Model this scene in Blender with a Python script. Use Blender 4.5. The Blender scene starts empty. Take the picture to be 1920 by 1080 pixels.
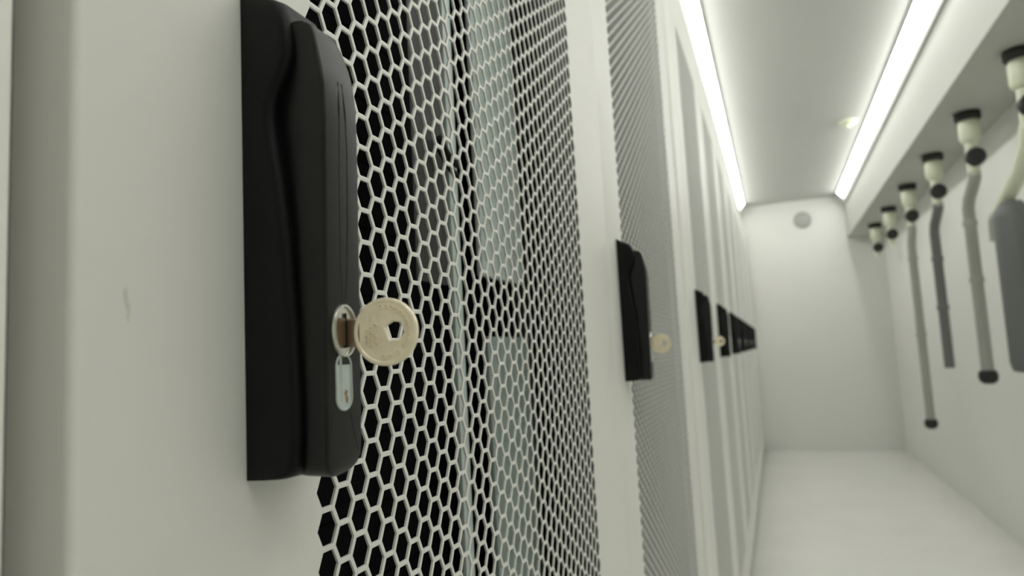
import bpy, bmesh, math, random
from mathutils import Matrix, Vector

random.seed(7)
scene = bpy.context.scene
COL = scene.collection

# ------------------------------------------------------------------ camera
CAM_H = 0.87                      # camera height above the floor
YAW, PITCH, ROLL, FPX = 0.3601, 0.0993, -0.0526, 1291.0
fwd = Vector((-math.sin(YAW) * math.cos(PITCH), math.cos(YAW) * math.cos(PITCH), math.sin(PITCH)))
r0 = Vector((math.cos(YAW), math.sin(YAW), 0.0))
u0 = r0.cross(fwd)
right = r0 * math.cos(ROLL) + u0 * math.sin(ROLL)
up = u0 * math.cos(ROLL) - r0 * math.sin(ROLL)
cam_data = bpy.data.cameras.new('camera')
cam_data.sensor_fit = 'HORIZONTAL'
cam_data.sensor_width = 36.0
cam_data.lens = FPX / 1920.0 * 36.0
cam_data.clip_start = 0.01
cam_data.clip_end = 50
cam_data.dof.use_dof = True
cam_data.dof.focus_distance = 0.29
cam_data.dof.aperture_fstop = 11.0
cam = bpy.data.objects.new('camera', cam_data)
m = Matrix((right, up, -fwd)).transposed().to_4x4()
m.translation = Vector((0, 0, CAM_H))
cam.matrix_world = m
COL.objects.link(cam)
scene.camera = cam

# ------------------------------------------------------------------ world, exposure
world = bpy.data.worlds.new('world')
scene.world = world
world.use_nodes = True
world.node_tree.nodes['Background'].inputs[0].default_value = (0.02, 0.02, 0.02, 1)
world.node_tree.nodes['Background'].inputs[1].default_value = 1.0
vs = scene.view_settings
vs.view_transform = 'Standard'
vs.look = 'None'
vs.gamma = 1.0
vs.use_curve_mapping = False
vs.exposure = 0.40
LED_STRENGTH = 11.0
scene.cycles.max_bounces = 12
scene.cycles.diffuse_bounces = 8


# ------------------------------------------------------------------ materials
def new_mat(name):
    mt = bpy.data.materials.new(name)
    mt.use_nodes = True
    nt = mt.node_tree
    return mt, nt, nt.nodes['Principled BSDF']


def paint(name, col, rough=0.5, metal=0.0, bump=0.0, bscale=900.0, vary=0.04, vscale=6.0, spec=0.5):
    """Painted or plastic surface: slight colour variation and fine powder-coat relief."""
    mt, nt, b = new_mat(name)
    tc = nt.nodes.new('ShaderNodeTexCoord')
    n1 = nt.nodes.new('ShaderNodeTexNoise')
    n1.inputs['Scale'].default_value = vscale
    n1.inputs['Detail'].default_value = 4
    nt.links.new(tc.outputs['Object'], n1.inputs['Vector'])
    rp = nt.nodes.new('ShaderNodeValToRGB')
    rp.color_ramp.elements[0].position = 0.3
    rp.color_ramp.elements[1].position = 0.7
    rp.color_ramp.elements[0].color = tuple(c * (1 - vary) for c in col) + (1,)
    rp.color_ramp.elements[1].color = tuple(min(1, c * (1 + vary)) for c in col) + (1,)
    nt.links.new(n1.outputs['Fac'], rp.inputs[0])
    nt.links.new(rp.outputs[0], b.inputs['Base Color'])
    b.inputs['Roughness'].default_value = rough
    b.inputs['Metallic'].default_value = metal
    b.inputs['Specular IOR Level'].default_value = spec
    if bump > 0:
        n2 = nt.nodes.new('ShaderNodeTexNoise')
        n2.inputs['Scale'].default_value = bscale
        n2.inputs['Detail'].default_value = 2
        nt.links.new(tc.outputs['Object'], n2.inputs['Vector'])
        bp = nt.nodes.new('ShaderNodeBump')
        bp.inputs['Strength'].default_value = bump
        bp.inputs['Distance'].default_value = 0.0004
        nt.links.new(n2.outputs['Fac'], bp.inputs['Height'])
        nt.links.new(bp.outputs[0], b.inputs['Normal'])
    return mt


def emit(name, col, strength):
    mt, nt, b = new_mat(name)
    b.inputs['Base Color'].default_value = (0.9, 0.9, 0.86, 1)
    b.inputs['Emission Color'].default_value = col + (1,)
    b.inputs['Emission Strength'].default_value = strength
    return mt


M = {}
M['door'] = paint('white_powder_coat', (0.78, 0.78, 0.745), 0.42, bump=0.12, bscale=1400, vary=0.012, vscale=9)
M['side'] = paint('cabinet_side_paint', (0.76, 0.76, 0.73), 0.5, vary=0.02)
M['filler'] = paint('warm_white_paint', (0.86, 0.84, 0.80), 0.5, vary=0.02)
M['black_in'] = paint('black_steel', (0.0025, 0.0027, 0.0031), 0.75, vary=0.2, spec=0.08)
M['panel_in'] = paint('dark_grey_steel', (0.03, 0.03, 0.031), 0.5, vary=0.2, vscale=14)
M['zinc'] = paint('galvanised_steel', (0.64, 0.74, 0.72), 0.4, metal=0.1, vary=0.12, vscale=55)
M['zinc_shaded'] = paint('shaded_galvanised_steel', (0.36, 0.44, 0.42), 0.45, metal=0.1, vary=0.12, vscale=55)  # same zinc darkened: shade on the lower plate put into its colour
M['black'] = paint('black_plastic', (0.0036, 0.0039, 0.0044), 0.36, bump=0.25, bscale=2600, vary=0.15, vscale=30, spec=0.22)
M['black_lever'] = paint('black_lever_plastic', (0.0052, 0.0056, 0.0058), 0.33, bump=0.25, bscale=2600, vary=0.15, vscale=30, spec=0.36)
M['groove'] = paint('groove_black', (0.004, 0.004, 0.004), 0.7)
M['chrome'] = paint('satin_nickel', (0.72, 0.72, 0.66), 0.22, metal=0.85, vary=0.03)
M['slot'] = paint('pale_zinc_slot', (0.55, 0.62, 0.60), 0.3, metal=0.3, vary=0.05, vscale=200)
M['rust'] = paint('rust_spot', (0.30, 0.17, 0.08), 0.8, vary=0.4, vscale=900)
M['cyl'] = paint('lock_cylinder_metal', (0.30, 0.22, 0.16), 0.3, metal=0.9, vary=0.1, vscale=200)
M['key'] = paint('brass_nickel_key', (0.90, 0.81, 0.62), 0.34, metal=0.25, vary=0.06, vscale=240)
M['wall'] = paint('white_wall_panel', (0.83, 0.83, 0.80), 0.5, vary=0.015, vscale=2)
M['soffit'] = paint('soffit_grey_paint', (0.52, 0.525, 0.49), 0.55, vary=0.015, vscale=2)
M['scuff'] = paint('beige_scuff', (0.67, 0.66, 0.59), 0.6, vary=0.08, vscale=400)
M['endwall'] = paint('end_wall_paint', (0.73, 0.73, 0.705), 0.35, vary=0.015, vscale=2)
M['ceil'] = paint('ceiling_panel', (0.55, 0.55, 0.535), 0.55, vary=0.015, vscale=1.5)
M['floor'] = paint('floor_vinyl', (0.75, 0.75, 0.715), 0.22, vary=0.03, vscale=3)
M['alu'] = paint('grey_anodised_profile', (0.30, 0.30, 0.28), 0.5, metal=0.0)
M['led'] = emit('led_diffuser', (0.985, 1.0, 0.94), LED_STRENGTH)
M['grey_pipe'] = paint('grey_pipe', (0.36, 0.365, 0.33), 0.5)
M['dark_pipe'] = paint('dark_pipe', (0.15, 0.155, 0.155), 0.5)
M['cream'] = paint('cream_plastic', (0.72, 0.74, 0.58), 0.4)
M['black_cap'] = paint('black_rubber', (0.02, 0.02, 0.02), 0.55)
M['detector'] = paint('grey_detector', (0.36, 0.365, 0.35), 0.5)


# ------------------------------------------------------------------ mesh helpers
class MB:
    """Collects vertices and faces of ONE mesh object."""
    def __init__(self):
        self.v = []
        self.f = []

    def add(self, vs_, fs_):
        o = len(self.v)
        self.v += [tuple(p) for p in vs_]
        self.f += [tuple(i + o for i in q) for q in fs_]
        return self

    def box(self, x0, x1, y0, y1, z0, z1):
        vs_ = [(x, y, z) for x in (x0, x1) for y in (y0, y1) for z in (z0, z1)]
        fs_ = [(0, 1, 3, 2), (4, 6, 7, 5), (0, 4, 5, 1), (2, 3, 7, 6), (0, 2, 6, 4), (1, 5, 7, 3)]
        return self.add(vs_, fs_)

    def loft(self, rings, cap=True):
        n = len(rings[0])
        vs_ = [p for r in rings for p in r]
        fs_ = []
        for a in range(len(rings) - 1):
            for i in range(n):
                j = (i + 1) % n
                fs_.append((a * n + i, a * n + j, (a + 1) * n + j, (a + 1) * n + i))
        if cap:
            fs_.append(tuple(reversed(range(n))))
            fs_.append(tuple((len(rings) - 1) * n + i for i in range(n)))
        return self.add(vs_, fs_)

    def lathe(self, prof, centre, axis='z', seg=20, cap=True):
        """prof: list of (radius, position along the axis)."""
        cx, cy, cz = centre
        rings = []
        for r, t in prof:
            ring = []
            for k in range(seg):
                a = 2 * math.pi * k / seg
                c, s = r * math.cos(a), r * math.sin(a)
                if axis == 'z':
                    ring.append((cx + c, cy + s, cz + t))
                elif axis == 'x':
                    ring.append((cx + t, cy + c, cz + s))
                else:
                    ring.append((cx + c, cy + t, cz + s))
            rings.append(ring)
        return self.loft(rings, cap)

    def tube(self, pts, rad, seg=10):
        rings = []
        pts = [Vector(p) for p in pts]
        for i, p in enumerate(pts):
            t = (pts[min(i + 1, len(pts) - 1)] - pts[max(i - 1, 0)]).normalized()
            a = t.orthogonal().normalized() if i == 0 else (a - t * a.dot(t)).normalized()
            b = t.cross(a)
            rings.append([tuple(p + rad * (a * math.cos(2 * math.pi * k / seg) + b * math.sin(2 * math.pi * k / seg))) for k in range(seg)])
        return self.loft(rings)

    def mesh(self, name, smooth=None):
        me = bpy.data.meshes.new(name)
        me.from_pydata(self.v, [], self.f)
        bm = bmesh.new()
        bm.from_mesh(me)
        bmesh.ops.recalc_face_normals(bm, faces=bm.faces)
        bm.to_mesh(me)
        bm.free()
        if smooth is not None:
            me.shade_smooth()
            me.set_sharp_from_angle(angle=math.radians(smooth))
        me.update()
        return me

    def build(self, name, mat, parent=None, smooth=None, loc=None):
        me = self.mesh(name, smooth)
        me.materials.append(M[mat])
        return link(name, me, parent, loc)


def link(name, me, parent=None, loc=None):
    o = bpy.data.objects.new(name, me)
    COL.objects.link(o)
    if parent is not None:
        o.parent = parent
    if loc:
        o.location = loc
    return o


def empty(name, loc):
    o = bpy.data.objects.new(name, None)
    o.empty_display_size = 0.05
    o.location = loc
    COL.objects.link(o)
    return o


def tag(o, label, cat=None, group=None, kind=None):
    o['label'] = label
    if cat:
        o['category'] = cat
    if group:
        o['group'] = group
    if kind:
        o['kind'] = kind
    return o


def copy_tree(o, parent=None):
    c = o.copy()
    COL.objects.link(c)
    c.parent = parent
    for ch in list(o.children):
        copy_tree(ch, c)
    return c


def shift(v, o):
    return (v[0] + o[0], v[1] + o[1], v[2] + o[2])


# ------------------------------------------------------------------ the aisle (setting)
DX = -0.155            # plane of the rack doors
XR = 0.86              # right wall
CEIL = 1.15 + CAM_H
YB, YE = -2.6, 6.05    # wall behind the camera, end wall
RACK_TOP = 0.90 + CAM_H

fl = MB().box(-1.3, XR + 0.1, YB - 0.1, YE + 0.1, -0.06, 0.0).build('floor', 'floor')
tag(fl, 'pale grey vinyl floor of the aisle', kind='structure')
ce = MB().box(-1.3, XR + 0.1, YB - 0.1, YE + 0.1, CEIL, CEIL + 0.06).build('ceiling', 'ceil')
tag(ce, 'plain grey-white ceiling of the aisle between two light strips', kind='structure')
wr = MB().box(XR, XR + 0.1, YB, YE, 0, CEIL).build('wall_right', 'wall')
tag(wr, 'white panelled wall on the right of the aisle', kind='structure')
we = MB().box(-1.3, XR, YE, YE + 0.1, 0, CEIL).build('wall_end', 'endwall')
tag(we, 'bright white wall closing the far end of the aisle', kind='structure')
wb = MB().box(-1.3, XR, YB - 0.1, YB, 0, CEIL).build('wall_back', 'wall')
tag(wb, 'white wall behind the camera', kind='structure')
wl = MB().box(-1.3, -1.2, YB, YE, 0, CEIL).build('wall_left', 'wall')
tag(wl, 'white wall behind the racks', kind='structure')
bh = MB().box(-0.30, -0.1965, YB, YE, RACK_TOP + 0.002, CEIL).build('trim_1', 'wall')
tag(bh, 'white bulkhead panel above the racks up to the ceiling', kind='structure')
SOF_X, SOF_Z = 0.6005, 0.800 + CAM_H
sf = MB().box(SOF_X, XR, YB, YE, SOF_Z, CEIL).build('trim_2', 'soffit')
tag(sf, 'white boxed soffit along the top of the right wall', kind='structure')


def light_strip(x, sgn, leg, y0, y1, label):
    """Slanted corner profile between ceiling and an upright face; sgn = direction the light faces along x."""
    t = empty('light_strip', (x, y0, CEIL))
    L = y1 - y0
    q = 0.004
    lip = 0.034                   # shading lip that keeps direct light off the upright face
    prof = [(0.0, 0.0), (sgn * (leg + q), 0.0), (sgn * (leg + q), -q * 1.5), (sgn * leg, -q * 1.5), (sgn * 0.010, -leg + 0.006), (sgn * 0.010, -leg - lip), (0.0, -leg - lip)]
    MB().loft([[(a, 0, b) for a, b in prof], [(a, L, b) for a, b in prof]]).build('housing', 'alu', t)
    c = leg / 2
    # the opal diffuser lies on the slanted side of the profile, slightly bowed
    pd = [(leg - 0.003, -0.007), (leg - 0.002, -0.0085), (c + 0.0065, -c - 0.0015), (0.0125, -leg + 0.005), (0.011, -leg + 0.007)]
    MB().loft([[(sgn * a, 0.003, b) for a, b in pd], [(sgn * a, L - 0.003, b) for a, b in pd]]).build('diffuser', 'led', t)
    for yy in (-0.003, L):
        pc = [(0.0, 0.0), (sgn * (leg + q), 0.0), (sgn * (leg + q), -q * 1.5), (sgn * (c + 0.009), -c - 0.004), (sgn * 0.010, -leg - lip), (0.0, -leg - lip)]
        MB().loft([[(a, yy, b) for a, b in pc], [(a, yy + 0.003, b) for a, b in pc]]).build('end_cap', 'alu', t)
    tag(t, label, 'light', 'linear ceiling lights')
    return t


light_strip(-0.196, 1, 0.052, -0.90, 5.86, 'long glowing light strip on the ceiling above the rack row')
light_strip(0.600, -1, 0.058, -0.90, 5.86, 'long glowing light strip on the ceiling on the right wall side')

# ------------------------------------------------------------------ perforated doors
HC, HP = 0.01037, 0.0135         # column spacing, row spacing of the honeycomb
HRY = HC * 2 / 3                 # half width of a cell
HS = 0.855                       # hole size relative to its cell
HT = 0.0011                      # sheet thickness
Y_FIRST = 0.0974                 # centre of the first column from the door edge
Z_PHASE = CAM_H - 0.01043
D0, D1 = 0.055, RACK_TOP - 0.02  # door bottom and top
MZ0, MZ1 = 0.16, RACK_TOP - 0.13


def cell_rows(i):
    off = 0.5 if i % 2 == 0 else 0.0
    k0 = math.ceil((MZ0 - Z_PHASE) / HP)
    k1 = math.floor((MZ1 - Z_PHASE) / HP)
    return [Z_PHASE + (k + off) * HP for k in range(k0, k1)]


def perforated_mesh(ncol):
    b = MB()
    hexo = [(-HRY, 0), (-HRY / 2, -HP / 2), (HRY / 2, -HP / 2), (HRY, 0), (HRY / 2, HP / 2), (-HRY / 2, HP / 2)]
    V, F = b.v, b.f
    for i in range(ncol):
        yc = Y_FIRST + i * HC
        for zc in cell_rows(i):
            o = len(V)
            V += [(0, yc + a, zc + c) for a, c in hexo]
            V += [(-0.00012, yc + a * HS, zc + c * HS) for a, c in hexo]
            V += [(-HT, yc + a * HS, zc + c * HS) for a, c in hexo]
            for k in range(6):
                j = (k + 1) % 6
                F.append((o + k, o + j, o + 6 + j, o + 6 + k))
                F.append((o + 6 + k, o + 6 + j, o + 12 + j, o + 12 + k))
    me = bpy.data.meshes.new('perforated_sheet')
    me.from_pydata(V, [], F)
    me.materials.append(M['door'])
    me.update()
    return me


def door_frame_mesh(ncol, W):
    """Front border of the door with a toothed inner edge along the honeycomb, and the folded sides."""
    b = MB()
    r, T = 0.0022, 0.022
    arc = [(r * math.cos(a) - r, r - r * math.sin(a)) for a in [math.pi / 2 * k / 4 for k in range(5)]]
    # arc goes from (0, r) ... to (-r, 0): (x, distance from the edge)
    prof = [(-T, 0.012), (-T, 0.0)] + [(x, d) for x, d in reversed(arc)]
    yl, yr = Y_FIRST - HRY - 0.012, Y_FIRST + (ncol - 1) * HC + HRY + 0.012
    # left and right fold + flat
    for side in (0, 1):
        pts = prof + [(0.0, yl if side == 0 else W - yr)]
        ring = []
        for z in (D0, D1):
            ring.append([(x, d if side == 0 else W - d, z) for x, d in pts])
        n = len(pts)
        b.add(ring[0] + ring[1], [(i, i + 1, n + i + 1, n + i) for i in range(n - 1)])
    # toothed strips
    for side, i, ye in ((0, 0, yl), (1, ncol - 1, yr)):
        zs = cell_rows(i)
        yc = Y_FIRST + i * HC
        sg = -1 if side == 0 else 1
        pts = [(yc + sg * HRY / 2, zs[0] - HP / 2)]
        for z in zs:
            pts += [(yc + sg * HRY, z), (yc + sg * HRY / 2, z + HP / 2)]
        for a, c in zip(pts[:-1], pts[1:]):
            b.add([(0, ye, a[1]), (0, a[0], a[1]), (0, c[0], c[1]), (0, ye, c[1])], [(0, 1, 2, 3)])
    zlo, zhi = MZ0 + 0.02, MZ1 - 0.03
    # strips between the flat and the teeth above/below the honeycomb, then the head and foot of the door
    b.add([(0.0, yl, D0), (0.0, yr, D0), (0.0, yr, zlo), (0.0, yl, zlo)], [(0, 1, 2, 3)])
    b.add([(0.0, yl, zhi), (0.0, yr, zhi), (0.0, yr, D1), (0.0, yl, D1)], [(0, 1, 2, 3)])
    b.box(-T, 0.0, 0.003, W - 0.003, D0 - 0.001, D0)
    b.box(-T, 0.0, 0.003, W - 0.003, D1, D1 + 0.001)
    # keep both skins of the flat sheet: no thickness needed on the inside, it is closed by the folds
    me = bpy.data.meshes.new('door_frame')
    me.from_pydata(b.v, [], b.f)
    bm = bmesh.new()
    bm.from_mesh(me)
    bmesh.ops.remove_doubles(bm, verts=bm.verts, dist=1e-6)
    bmesh.ops.recalc_face_normals(bm, faces=bm.faces)
    bm.to_mesh(me)
    bm.free()
    me.shade_smooth()
    me.set_sharp_from_angle(angle=math.radians(35))
    me.materials.append(M['door'])
    me.update()
    return me


# ------------------------------------------------------------------ swing handle (part of a rack)
HY = 0.0571                      # near side of the handle from the door edge


def rrect(z, ya, yb, ha, hb, r, seg=4, under=0.0):
    r = max(0.0002, min(r, (yb - ya) / 2.02, (hb - ha) / 1.01))
    p = [(ha, ya + min(under, (yb - ya) * 0.3), z)]
    for k in range(seg + 1):
        a = math.pi / 2 * k / seg
        p.append((hb - r + r * math.sin(a), ya + r - r * math.cos(a), z))
    for k in range(seg + 1):
        a = math.pi / 2 * k / seg
        p.append((hb - r + r * math.cos(a), yb - r + r * math.sin(a), z))
    p.append((ha, yb, z))
    return p


def mm(v):
    return v / 1000.0


def housing_mesh():
    rows = [(125.0, 0.6, 18), (122.5, 6, 19), (120.0, 11.5, 20), (117.4, 16.1, 21), (113, 17.7, 22.5), (108.8, 18.5, 24.5), (104, 18.9, 26.5),
            (99, 18.6, 28), (95, 16.9, 29), (91.1, 14.5, 29.5), (87, 12.3, 30), (83.5, 11.3, 30), (80, 11.2, 30), (75, 11.8, 30), (70.6, 12.4, 30),
            (57.4, 14.7, 30), (40.3, 16.6, 30), (24.5, 17.6, 30), (11.3, 18.5, 30), (-8, 19.2, 30), (-20, 19.3, 30), (-24.5, 18.6, 29.6),
            (-29, 18.2, 29.0), (-31.2, 17.4, 28), (-32.4, 16, 27), (-33.2, 13.5, 26), (-33.5, 9, 25), (-33.6, 2, 25)]
    rings = [rrect(CAM_H + mm(z), HY, HY + mm(w), 0.0002, mm(h), 0.0035) for z, h, w in rows]
    return MB().loft(rings).mesh('handle_housing', 40)


def lever_front(z):               # protrusion of the lever front in mm at height z (mm)
    tab = [(-34, 28.2), (-32, 28.4), (-13, 29.0), (27, 29.7), (68, 30.5), (82, 30.7), (90.5, 30.2), (102.3, 28.0), (108, 27.0), (111, 25.5)]
    for (a, b), (c, d) in zip(tab[:-1], tab[1:]):
        if a <= z <= c:
            return b + (d - b) * (z - a) / (c - a)
    return tab[0][1] if z < tab[0][0] else tab[-1][1]


def lever_mesh():
    rows = [(110.6, 2.6, 7.0), (110.0, 2.1, 9.6), (109, 1.9, 11.6), (107.9, 1.8, 13.2), (106, 1.75, 15.2), (103.5, 1.7, 17.0), (100.9, 1.7, 18.1), (97.5, 1.7, 19.0),
            (93.7, 1.7, 19.5), (88.6, 1.7, 19.8), (78, 1.7, 20.0), (67.7, 1.7, 20.1), (49.7, 1.7, 20.2), (32, 1.7, 20.3), (10, 1.7, 20.3),
            (-14.7, 1.7, 20.3), (-24, 1.75, 20.3), (-28.2, 1.9, 19.8), (-30.4, 2.4, 18.0), (-31.8, 3.4, 15.5), (-32.8, 5.0, 12.5), (-33.3, 6.8, 10.2)]
    rings = []
    n = len(rows)
    for k, (z, a, b) in enumerate(rows):
        f = lever_front(z)
        back = 6.0
        if k < 5:                # rounded upper end
            f -= (4.2, 2.6, 1.5, 0.7, 0.2)[k]
        if k > n - 5:
            back = (8.0, 11.0, 14.0, 17.0)[k - (n - 4)]
            f -= (0.0, 0.2, 0.6, 1.4)[k - (n - 4)]
        rings.append(rrect(CAM_H + mm(z), HY + mm(a), HY + mm(b), mm(back), mm(f), 0.0011, under=0.0055))
    return MB().loft(rings).mesh('lever', 40)


def ribbon(pts, w, proud=0.00006):
    """Thin line lying on the lever front: pts = (y from handle edge mm, z mm)."""
    b = MB()
    rings = []
    for k, (y, z) in enumerate(pts):
        y0, z0 = pts[max(0, k - 1)]
        y1, z1 = pts[min(len(pts) - 1, k + 1)]
        L = math.hypot(y1 - y0, z1 - z0)
        ny, nz = (z1 - z0) / L, -(y1 - y0) / L
        ww = w * (0.35 if k in (0, len(pts) - 1) else 1.0)
        ring = []
        for s, pr in ((-1, -0.0003), (-1, proud), (1, proud), (1, -0.0003)):
            yy, zz = y + s * ny * ww / 2, z + s * nz * ww / 2
            ring.append((mm(lever_front(zz)) + pr, HY + mm(yy), CAM_H + mm(zz)))
        rings.append(ring)
    return b.loft(rings)


def stadium(cy, cz, ry, rz, seg=28, power=2.0):
    """Closed outline (y mm, z mm): ellipse for rz/ry alike, straight-sided slot otherwise."""
    out = []
    for k in range(seg):
        a = 2 * math.pi * k / seg
        if power == 2.0:
            out.append((cy + ry * math.cos(a), cz + rz * math.sin(a)))
        else:
            s = rz - ry
            out.append((cy + ry * math.cos(a), cz + ry * math.sin(a) + (s if math.sin(a) > 0 else -s)))
    return out


def plate(outline_scales, heights, cy, cz, ry, rz, power):
    rings = []
    for sc, h in zip(outline_scales, heights):
        rings.append([(h, HY + mm(y), CAM_H + mm(z)) for y, z in stadium(cy, cz, ry - sc, rz - sc, 32, power)])
    return rings


def make_handle(parent):
    h = link('handle', housing_mesh(), parent)
    h.data.materials.append(M['black'])
    h['label'] = 'black plastic swing handle housing'
    lv = link('lever', lever_mesh(), h)
    lv.data.materials.append(M['black_lever'])
    # engraved lens-shaped lines above the lock, flared lines below it
    a = [(10.2, 91), (9.7, 82), (9.3, 70), (9.1, 58), (9.1, 44), (9.3, 32), (9.8, 24), (10.2, 19.6)]
    c = [(12.2, 91), (12.9, 82), (13.4, 70), (13.5, 58), (13.4, 44), (12.9, 32), (12.3, 24), (11.6, 19.6)]
    d = [(4.4, -14), (3.9, -18), (3.2, -23), (2.6, -27.5)]
    e = [(13.6, -14), (14.6, -18), (16.2, -22.5), (18.2, -27)]
    for pts in (a, c, d, e):
        ribbon(pts, 0.5).build('engraved_line', 'groove', h)
    f = mm(lever_front(8))
    # oval lock rosette: rim, face and turned-open cylinder
    rim = plate([0, 0, 0.25, 0.75, 1.05, 1.1], [f - 0.001, f + 0.0009, f + 0.0013, f + 0.0013, f + 0.0009, f + 0.0002], 10.3, 10.8, 6.1, 8.3, 2.0)
    MB().loft(rim, cap=False).build('lock_rim', 'chrome', h, 50)
    face = plate([1.0, 1.0], [f - 0.0005, f + 0.0004], 10.3, 10.8, 6.1, 8.3, 2.0)
    MB().loft(face).build('lock_face', 'chrome', h)
    MB().box(f + 0.0003, f + 0.0010, HY + mm(6.1), HY + mm(14.7), CAM_H + mm(6.2), CAM_H + mm(14.6)).build('lock_cylinder', 'cyl', h)
    MB().box(f + 0.0006, f + 0.0011, HY + mm(10.2), HY + mm(10.9), CAM_H + mm(5.4), CAM_H + mm(16.2)).build('keyway', 'groove', h)
    # slot below the lock with its pale liner
    f = mm(lever_front(-6))
    rim = plate([0, 0, 0.2, 0.55, 0.7, 0.75], [f - 0.001, f + 0.0003, f + 0.0005, f + 0.0005, f + 0.0002, f - 0.0005], 10.2, -5.0, 4.3, 8.9, 1.0)
    MB().loft(rim, cap=False).build('slot_rim', 'slot', h, 50)
    sl = plate([0.7, 0.7], [f - 0.0009, f + 0.0001], 10.2, -5.0, 4.3, 8.9, 1.0)
    MB().loft(sl).build('slot_liner', 'slot', h)
    MB().loft([[(f + 0.0001, HY + mm(8.1), CAM_H + mm(z)), (f + 0.0006, HY + mm(8.7), CAM_H + mm(z)), (f + 0.0001, HY + mm(9.4), CAM_H + mm(z))] for z in (3.0, -11.0)]).build('slot_rib', 'slot', h)
    st = [(9.2, -7.4), (10.1, -7.9), (9.6, -9.0), (10.3, -10.2), (9.9, -11.8), (9.0, -11.0), (8.9, -9.4), (8.4, -8.6)]
    MB().add([(f + 0.00022, HY + mm(y + 1.9), CAM_H + mm(z)) for y, z in st], [tuple(range(8))]).build('rust_spot', 'rust', h)['label'] = 'small brown rust spot in the slot'
    return h


# ------------------------------------------------------------------ racks
def make_rack(name, ncol, W, interior):
    t = empty(name, (DX, 0, 0))
    # cabinet shell behind the door
    MB().box(-0.98, -0.028, 0.001, 0.006, 0.02, RACK_TOP).build('side_panel', 'black_in', t)
    MB().box(-0.98, -0.028, W - 0.006, W - 0.001, 0.02, RACK_TOP).build('side_panel', 'black_in', t)
    MB().box(-0.98, -0.028, 0.006, W - 0.006, RACK_TOP - 0.006, RACK_TOP).build('top_panel', 'side', t)
    MB().box(-0.98, -0.028, 0.006, W - 0.006, 0.02, 0.04).build('bottom_panel', 'black_in', t)
    MB().box(-0.98, -0.975, 0.006, W - 0.006, 0.04, RACK_TOP - 0.006).build('back_panel', 'black_in', t)
    MB().box(-0.95, -0.035, 0.006, W - 0.006, 0.0, 0.02).build('plinth', 'black_in', t)
    # door
    d = link('door', door_frame_mesh(ncol, W), t)
    d['label'] = 'white door frame'
    p = link('perforated_panel', perforated_mesh(ncol), d)
    p['label'] = 'white honeycomb perforated sheet'
    make_handle(t)
    # inside: black front rails and a black equipment stack
    MB().box(-0.16, -0.125, 0.03, 0.045, 0.05, RACK_TOP - 0.02).build('mounting_rail', 'black_in', t)
    MB().box(-0.16, -0.125, W - 0.045, W - 0.03, 0.05, RACK_TOP - 0.02).build('mounting_rail', 'black_in', t)
    return t


W1 = 0.5836
rack = make_rack('server_rack', 37, W1, True)
rack.location.y = 0.1149
tag(rack, 'nearest white server rack with large black handle and honeycomb mesh door', 'server rack', 'server racks along the left of the aisle')

# rest of the row: copies of the nearest rack (made before its own equipment is added)
row = []
for k in range(7):
    c = copy_tree(rack)
    c.location.y = 1.4735 + 0.5856 * k
    row.append(c)
ordinals = ['third white server rack from the camera, its black handle a blurred vertical bar',
            'fourth white server rack in the left row, counted from the camera',
            'fifth white server rack in the left row, counted from the camera',
            'sixth white server rack in the left row, counted from the camera',
            'seventh white server rack in the left row, counted from the camera',
            'second-to-last white server rack before the far end wall',
            'last white server rack of the left row, nearest the far end wall']
for c, lb in zip(row, ordinals):
    tag(c, lb, 'server rack', 'server racks along the left of the aisle')

rack2 = make_rack('server_rack', 45, 0.6675, False)
rack2.location.y = 0.7005
rack2.location.x -= 0.003      # this door hangs a little further in
tag(rack2, 'second white server rack, next door beyond the nearest, small black handle with key', 'server rack', 'server racks along the left of the aisle')

# filler panels of the row
for y0, y1, lb, mt in ((-2.5, 0.1017, 'warm white cabinet panel at the left edge of the picture', 'filler'),
                       (1.3695, 1.4720, 'narrow white filler column between the second and third racks', 'door'),
                       (5.5730, 6.045, 'white filler panel between the last rack and the end wall', 'door')):
    t = empty('filler_panel', (DX, y0, 0))
    w = y1 - y0
    prof = [(-0.9, 0.0)] + [(-0.003 + 0.003 * math.sin(a), 0.003 - 0.003 * math.cos(a)) for a in [math.pi / 2 * k / 4 for k in range(5)]]
    prof += [(-0.003 + 0.003 * math.cos(a), w - 0.003 + 0.003 * math.sin(a)) for a in [math.pi / 2 * k / 4 for k in range(5)]] + [(-0.9, w)]
    MB().loft([[(x, y, z) for x, y in prof] for z in (0.055, RACK_TOP)]).build('panel', mt, t, 40)
    MB().box(-0.88, -0.03, 0.01, w - 0.01, 0.0, 0.055).build('plinth', 'black_in', t)
    tag(t, lb, 'panel')

# ------------------------------------------------------------------ equipment inside the nearest rack
Y1 = 0.1149


def inner(name, mat, x0, x1, y0, y1, z0, z1, label=None):
    o = MB().box(x0 - DX, x1 - DX, y0 - Y1, y1 - Y1, CAM_H + z0, CAM_H + z1).build(name, mat, rack)
    if label:
        o['label'] = label
    return o


inner('cable_post', 'zinc', -0.2025, -0.200, 0.4200, 0.4330, -0.80, 0.90, 'narrow pale zinc upright')
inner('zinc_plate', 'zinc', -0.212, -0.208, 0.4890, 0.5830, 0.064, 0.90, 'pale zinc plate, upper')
inner('zinc_plate', 'zinc_shaded', -0.212, -0.208, 0.4930, 0.5870, -0.80, 0.0165, 'pale zinc plate, lower')
inner('grey_panel', 'panel_in', -0.206, -0.202, 0.372, 0.4188, 0.050, 0.90)
zz = -0.80
k = 0
while zz < 0.86:
    inner('blanking_panel', 'black_in', -0.262, -0.246, 0.160, 0.655, zz + 0.0006, zz + 0.0438)
    zz += 0.04445
    k += 1
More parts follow.
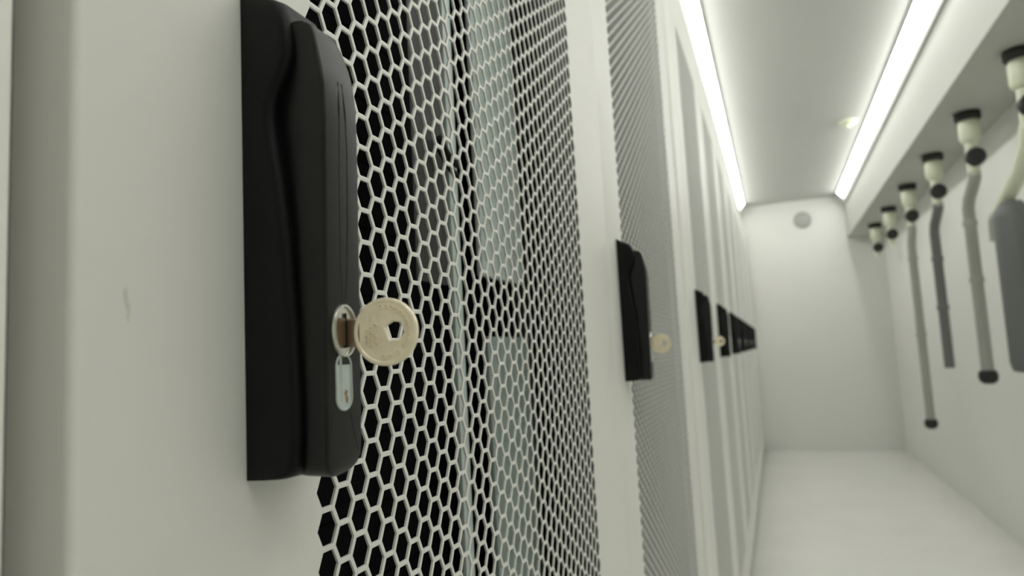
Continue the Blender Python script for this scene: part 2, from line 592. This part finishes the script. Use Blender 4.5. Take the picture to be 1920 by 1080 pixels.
# faint scuff on the flat border of the nearest door
sc_ = [(13.9, 21.8), (14.9, 23.4), (15.3, 22.0), (15.6, 19.6), (16.2, 17.6), (16.0, 15.2), (15.6, 13.6), (15.0, 14.6), (14.9, 17.0), (14.3, 19.0)]
sm = MB().add([(0.00004, y / 1000, CAM_H + z / 1000) for y, z in sc_], [tuple(range(len(sc_)))]).build('scuff_mark', 'scuff', rack)
sm['label'] = 'faint beige scuff on the white paint'
# rail with square holes on the far side
b = MB()
yA, yB = 0.597 - Y1, 0.640 - Y1
xf = -0.222 - DX
zs = [CAM_H - 0.6 + 0.0222 * k for k in range(60)]
for z in zs:
    b.add([(xf, yA, z), (xf, yB, z), (xf, yB, z + 0.0222), (xf, yA, z + 0.0222),
           (xf, yA + 0.016, z + 0.006), (xf, yB - 0.016, z + 0.006), (xf, yB - 0.016, z + 0.0162), (xf, yA + 0.016, z + 0.0162)],
          [(0, 1, 5, 4), (1, 2, 6, 5), (2, 3, 7, 6), (3, 0, 4, 7)])
b.build('punched_rail', 'panel_in', rack)
for z in (0.128, 0.136):
    MB().tube([(-0.198 - DX, 0.402 - Y1, CAM_H + z + 0.012), (-0.196 - DX, 0.412 - Y1, CAM_H + z + 0.002), (-0.194 - DX, 0.421 - Y1, CAM_H + z - 0.004)], 0.0022, 8).build('cable_clip', 'black', rack, 40)


# ------------------------------------------------------------------ keys (things held by the locks)
def make_key():
    t = empty('key', (0, 0, 0))
    # local: x away from the door (0 = lever front), y thickness, z up; centre of the blade at z = 0
    cx, R, th = 0.0131, 0.0105, 0.0011
    b = MB()
    n = 60
    hole_c = (cx + 0.0030, 0.0)
    pent = [(-0.0033, 0.0016), (-0.0006, 0.0031), (0.0026, 0.0026), (0.0033, -0.0004), (0.0016, -0.0027), (-0.0018, -0.0027)]

    def hole(a, grow=1.0):
        d = Vector((math.cos(a), math.sin(a)))
        best = 1.0
        m_ = len(pent)
        for i in range(m_):
            p, q = Vector(pent[i]), Vector(pent[(i + 1) % m_])
            e = q - p
            den = d.x * e.y - d.y * e.x
            if abs(den) < 1e-12:
                continue
            s = (p.x * e.y - p.y * e.x) / den
            u = (p.x * d.y - p.y * d.x) / den
            if s > 0 and -1e-6 <= u <= 1 + 1e-6:
                best = min(best, s)
        return hole_c[0] + d.x * best * grow, hole_c[1] + d.y * best * grow

    rings = []

    def ring(fn, y):
        rings.append([(fn(2 * math.pi * k / n)[0], y, fn(2 * math.pi * k / n)[1]) for k in range(n)])

    def disc(r):
        return lambda a: (cx + r * math.cos(a), r * math.sin(a))
    # closed section: outer rim, shallow field, hole, and back
    ring(disc(R - 0.0003), th)
    ring(disc(R), th - 0.0003)
    ring(disc(R), -th + 0.0003)
    ring(disc(R - 0.0003), -th)
    ring(disc(R - 0.0011), -th)
    ring(disc(R - 0.0014), -th + 0.00022)
    ring(lambda a: hole(a, 1.42), -th + 0.00022)
    ring(lambda a: hole(a, 1.32), -th + 0.0001)
    ring(lambda a: hole(a, 1.05), -th + 0.0001)
    ring(lambda a: hole(a), -th + 0.0003)
    ring(lambda a: hole(a), th - 0.0003)
    ring(lambda a: hole(a, 1.3), th - 0.0002)
    ring(disc(R - 0.0014), th - 0.0002)
    ring(disc(R - 0.0011), th)
    rings.append(rings[0])
    b.loft(rings, cap=False)
    b.build('bow', 'key', t, 35)
    bl = MB()
    sec = [(-0.0042, 0.0009), (-0.0042, -0.0009), (0.0042, -0.0009), (0.0042, 0.0009)]
    bl.loft([[(x, y, z) for z, y in sec] for x in (-0.0035, 0.0046)])
    bl.build('blade', 'cyl', t)  # dark brown carries the shade between lock and bow in its colour
    # embossed marks on the bow: rings in an arc on the right, small figures in columns on the left
    mk = MB()
    yf = -th + 0.00022

    def ringlet(x, z, r, w):
        prof = [(r - w, 0.0), (r - w * 0.4, -0.00045), (r + w * 0.4, -0.00045), (r + w, 0.0)]
        mk.lathe(prof, (x, yf, z), 'y', 10, cap=False)

    for k, deg in enumerate((98, 84, 70, 57, 45, 33, 20, 8, -6, -22, -38, -58, -78, -94)):
        a = math.radians(deg)
        ringlet(cx + 0.0077 * math.cos(a), 0.0077 * math.sin(a), 0.00060, 0.00022)
    for x, z in ((-0.0060, 0.0004), (-0.0060, -0.0014), (-0.0060, -0.0030), (-0.0045, 0.0012), (-0.0045, -0.0006), (-0.0045, -0.0024), (-0.0045, -0.0042), (-0.0030, 0.0020), (-0.0030, -0.0016), (-0.0030, -0.0034)):
        ringlet(cx + x, z, 0.00052, 0.00020)
    for j in range(3):
        mk.box(cx - 0.0062 + 0.0011 * j, cx - 0.0058 + 0.0011 * j, yf - 0.00030, yf + 0.0001, 0.0036, 0.0058)
    mk.build('embossed_marks', 'key', t, 40)
    return t


def key_at(k, yrack, dz=0.0, rot=0.12, dx=0.0):
    k.location = (DX + dx + mm(lever_front(10)) + 0.0006, yrack + HY + mm(11.6), CAM_H + 0.0097 + dz)
    k.rotation_euler = (0, 0, rot)


k1 = make_key()
k2 = copy_tree(k1)
k3 = copy_tree(k1)
key_at(k1, 0.1149)
key_at(k2, 0.7005, dz=-0.004, dx=-0.006, rot=0.0)
key_at(k3, 1.4735)
tag(k1, 'large round-headed brass-coloured key in the lock of the nearest black handle', 'key', 'keys left in the rack locks')
tag(k2, 'small round-headed key in the lock of the second rack handle', 'key', 'keys left in the rack locks')
tag(k3, 'blurred tiny key in the lock of the third rack handle', 'key', 'keys left in the rack locks')

# ------------------------------------------------------------------ things hanging from the right soffit
XS = 0.722
KS = XS / 0.718


def drop_unit(y, label, pipe=None, knob=False, dark=False, dy=0.0):
    t = empty('hanging_pipe_unit', (XS, y, SOF_Z))
    c = (0, 0, 0)
    MB().lathe([(0.040, 0.0), (0.043, -0.004), (0.043, -0.026), (0.038, -0.032)], c, 'z', 24).build('cap', 'black_cap', t, 40)
    MB().lathe([(0.030, -0.032), (0.034, -0.040), (0.034, -0.100), (0.028, -0.112), (0.020, -0.118), (0.020, -0.235)], c, 'z', 24).build('valve_body', 'cream', t, 40)
    MB().lathe([(0.010, -0.062), (0.028, -0.058), (0.033, -0.050), (0.033, -0.034), (0.026, -0.028), (0.010, -0.026), (0.010, 0.0)], (0, 0, -0.176), 'y', 20).build('hand_wheel', 'black_cap', t, 40)
    if pipe:
        top, bot = (pipe[0] - 0.795) * KS, (pipe[1] - 0.795) * KS
        r = 0.021
        m_ = 'dark_pipe' if dark else 'grey_pipe'
        pts = [(0, 0, -0.225), (0, 0.0, -0.245), (0, 0.3 * dy, -0.27), (0, 0.8 * dy, -0.30), (0, dy, -0.335), (0, dy, bot)]
        MB().tube(pts, r, 14).build('drop_pipe', m_, t, 40)
        for zc in (min(top, -0.34) - 0.05, (top + bot) / 2):
            MB().lathe([(r + 0.0005, -0.011), (r + 0.004, -0.009), (r + 0.004, 0.009), (r + 0.0005, 0.011)], (0, dy, zc), 'z', 16).build('pipe_collar', m_, t, 40)
        if knob:
            MB().lathe([(0.016, 0.025), (0.029, 0.018), (0.033, 0.0), (0.029, -0.018), (0.016, -0.028)], (0, dy, bot), 'z', 18).build('end_plug', 'black_cap', t, 40)
    tag(t, label, 'pipe', 'black-capped pipe units hanging along the right wall')
    return t


# nearest unit, cut by the right edge of the frame, with a wide dark duct and a pale sloping arm
u1 = drop_unit(2.297 * KS, 'large black-capped valve and dark duct at the right edge of the picture')
MB().tube([(0, 0, -0.225), (0, 0.02, -0.27), (0, 0.10, -0.325), (0, 0.27, -0.385), (0, 0.36, -0.42)], 0.024, 12).build('sloping_arm', 'cream', u1, 40)
MB().tube([(0, 0.355, -0.42), (0, 0.385, -0.435), (0, 0.39, -0.47), (0, 0.39, -0.50)], 0.026, 12).build('elbow', 'grey_pipe', u1, 40)
MB().lathe([(0.030, -0.40), (0.050, -0.43), (0.052, -0.45), (0.052, -0.90), (0.046, -0.925), (0.030, -0.93)], (0, 0.235, 0), 'z', 20).build('duct', 'dark_pipe', u1, 40)
drop_unit(2.873 * KS, 'second black-capped pipe unit from the right edge, grey pipe with dark lower end', (0.55, -0.163), True, False, 0.13)
drop_unit(3.473 * KS, 'third black-capped pipe unit from the right edge, shorter darker pipe', (0.39, -0.153), False, True, 0.125)
drop_unit(4.10 * KS, 'fourth black-capped pipe unit, its long grey pipe ending lowest in a dark plug', (0.46, -0.458), True, False, 0.06)
drop_unit(4.75 * KS, 'fifth black-capped pipe unit from the right edge, without a long pipe')
drop_unit(5.38 * KS, 'farthest black-capped pipe unit, close to the end wall')

# ------------------------------------------------------------------ end wall disc, ceiling fitting
t = empty('smoke_detector', (0.288, YE, CAM_H + 0.985))
MB().lathe([(0.066, 0.0), (0.066, -0.012), (0.058, -0.026), (0.030, -0.034), (0.006, -0.035)], (0, 0, 0), 'y', 28).build('body', 'detector', t, 40)
MB().lathe([(0.074, 0.0), (0.074, -0.006), (0.066, -0.008)], (0, 0, 0), 'y', 28).build('base_ring', 'side', t, 40)
tag(t, 'round grey disc high on the far end wall', 'detector')
t = empty('ceiling_sensor', (0.455, 3.98, CEIL))
MB().lathe([(0.045, 0.0), (0.045, -0.008), (0.036, -0.016), (0.014, -0.020), (0.010, -0.030)], (0, 0, 0), 'z', 24).build('body', 'cream', t, 40)
MB().lathe([(0.014, -0.030), (0.010, -0.036), (0.004, -0.037)], (0, 0, 0), 'z', 16).build('lens', 'cream', t, 40)
tag(t, 'small cream fitting on the ceiling beside the right light strip', 'sensor')
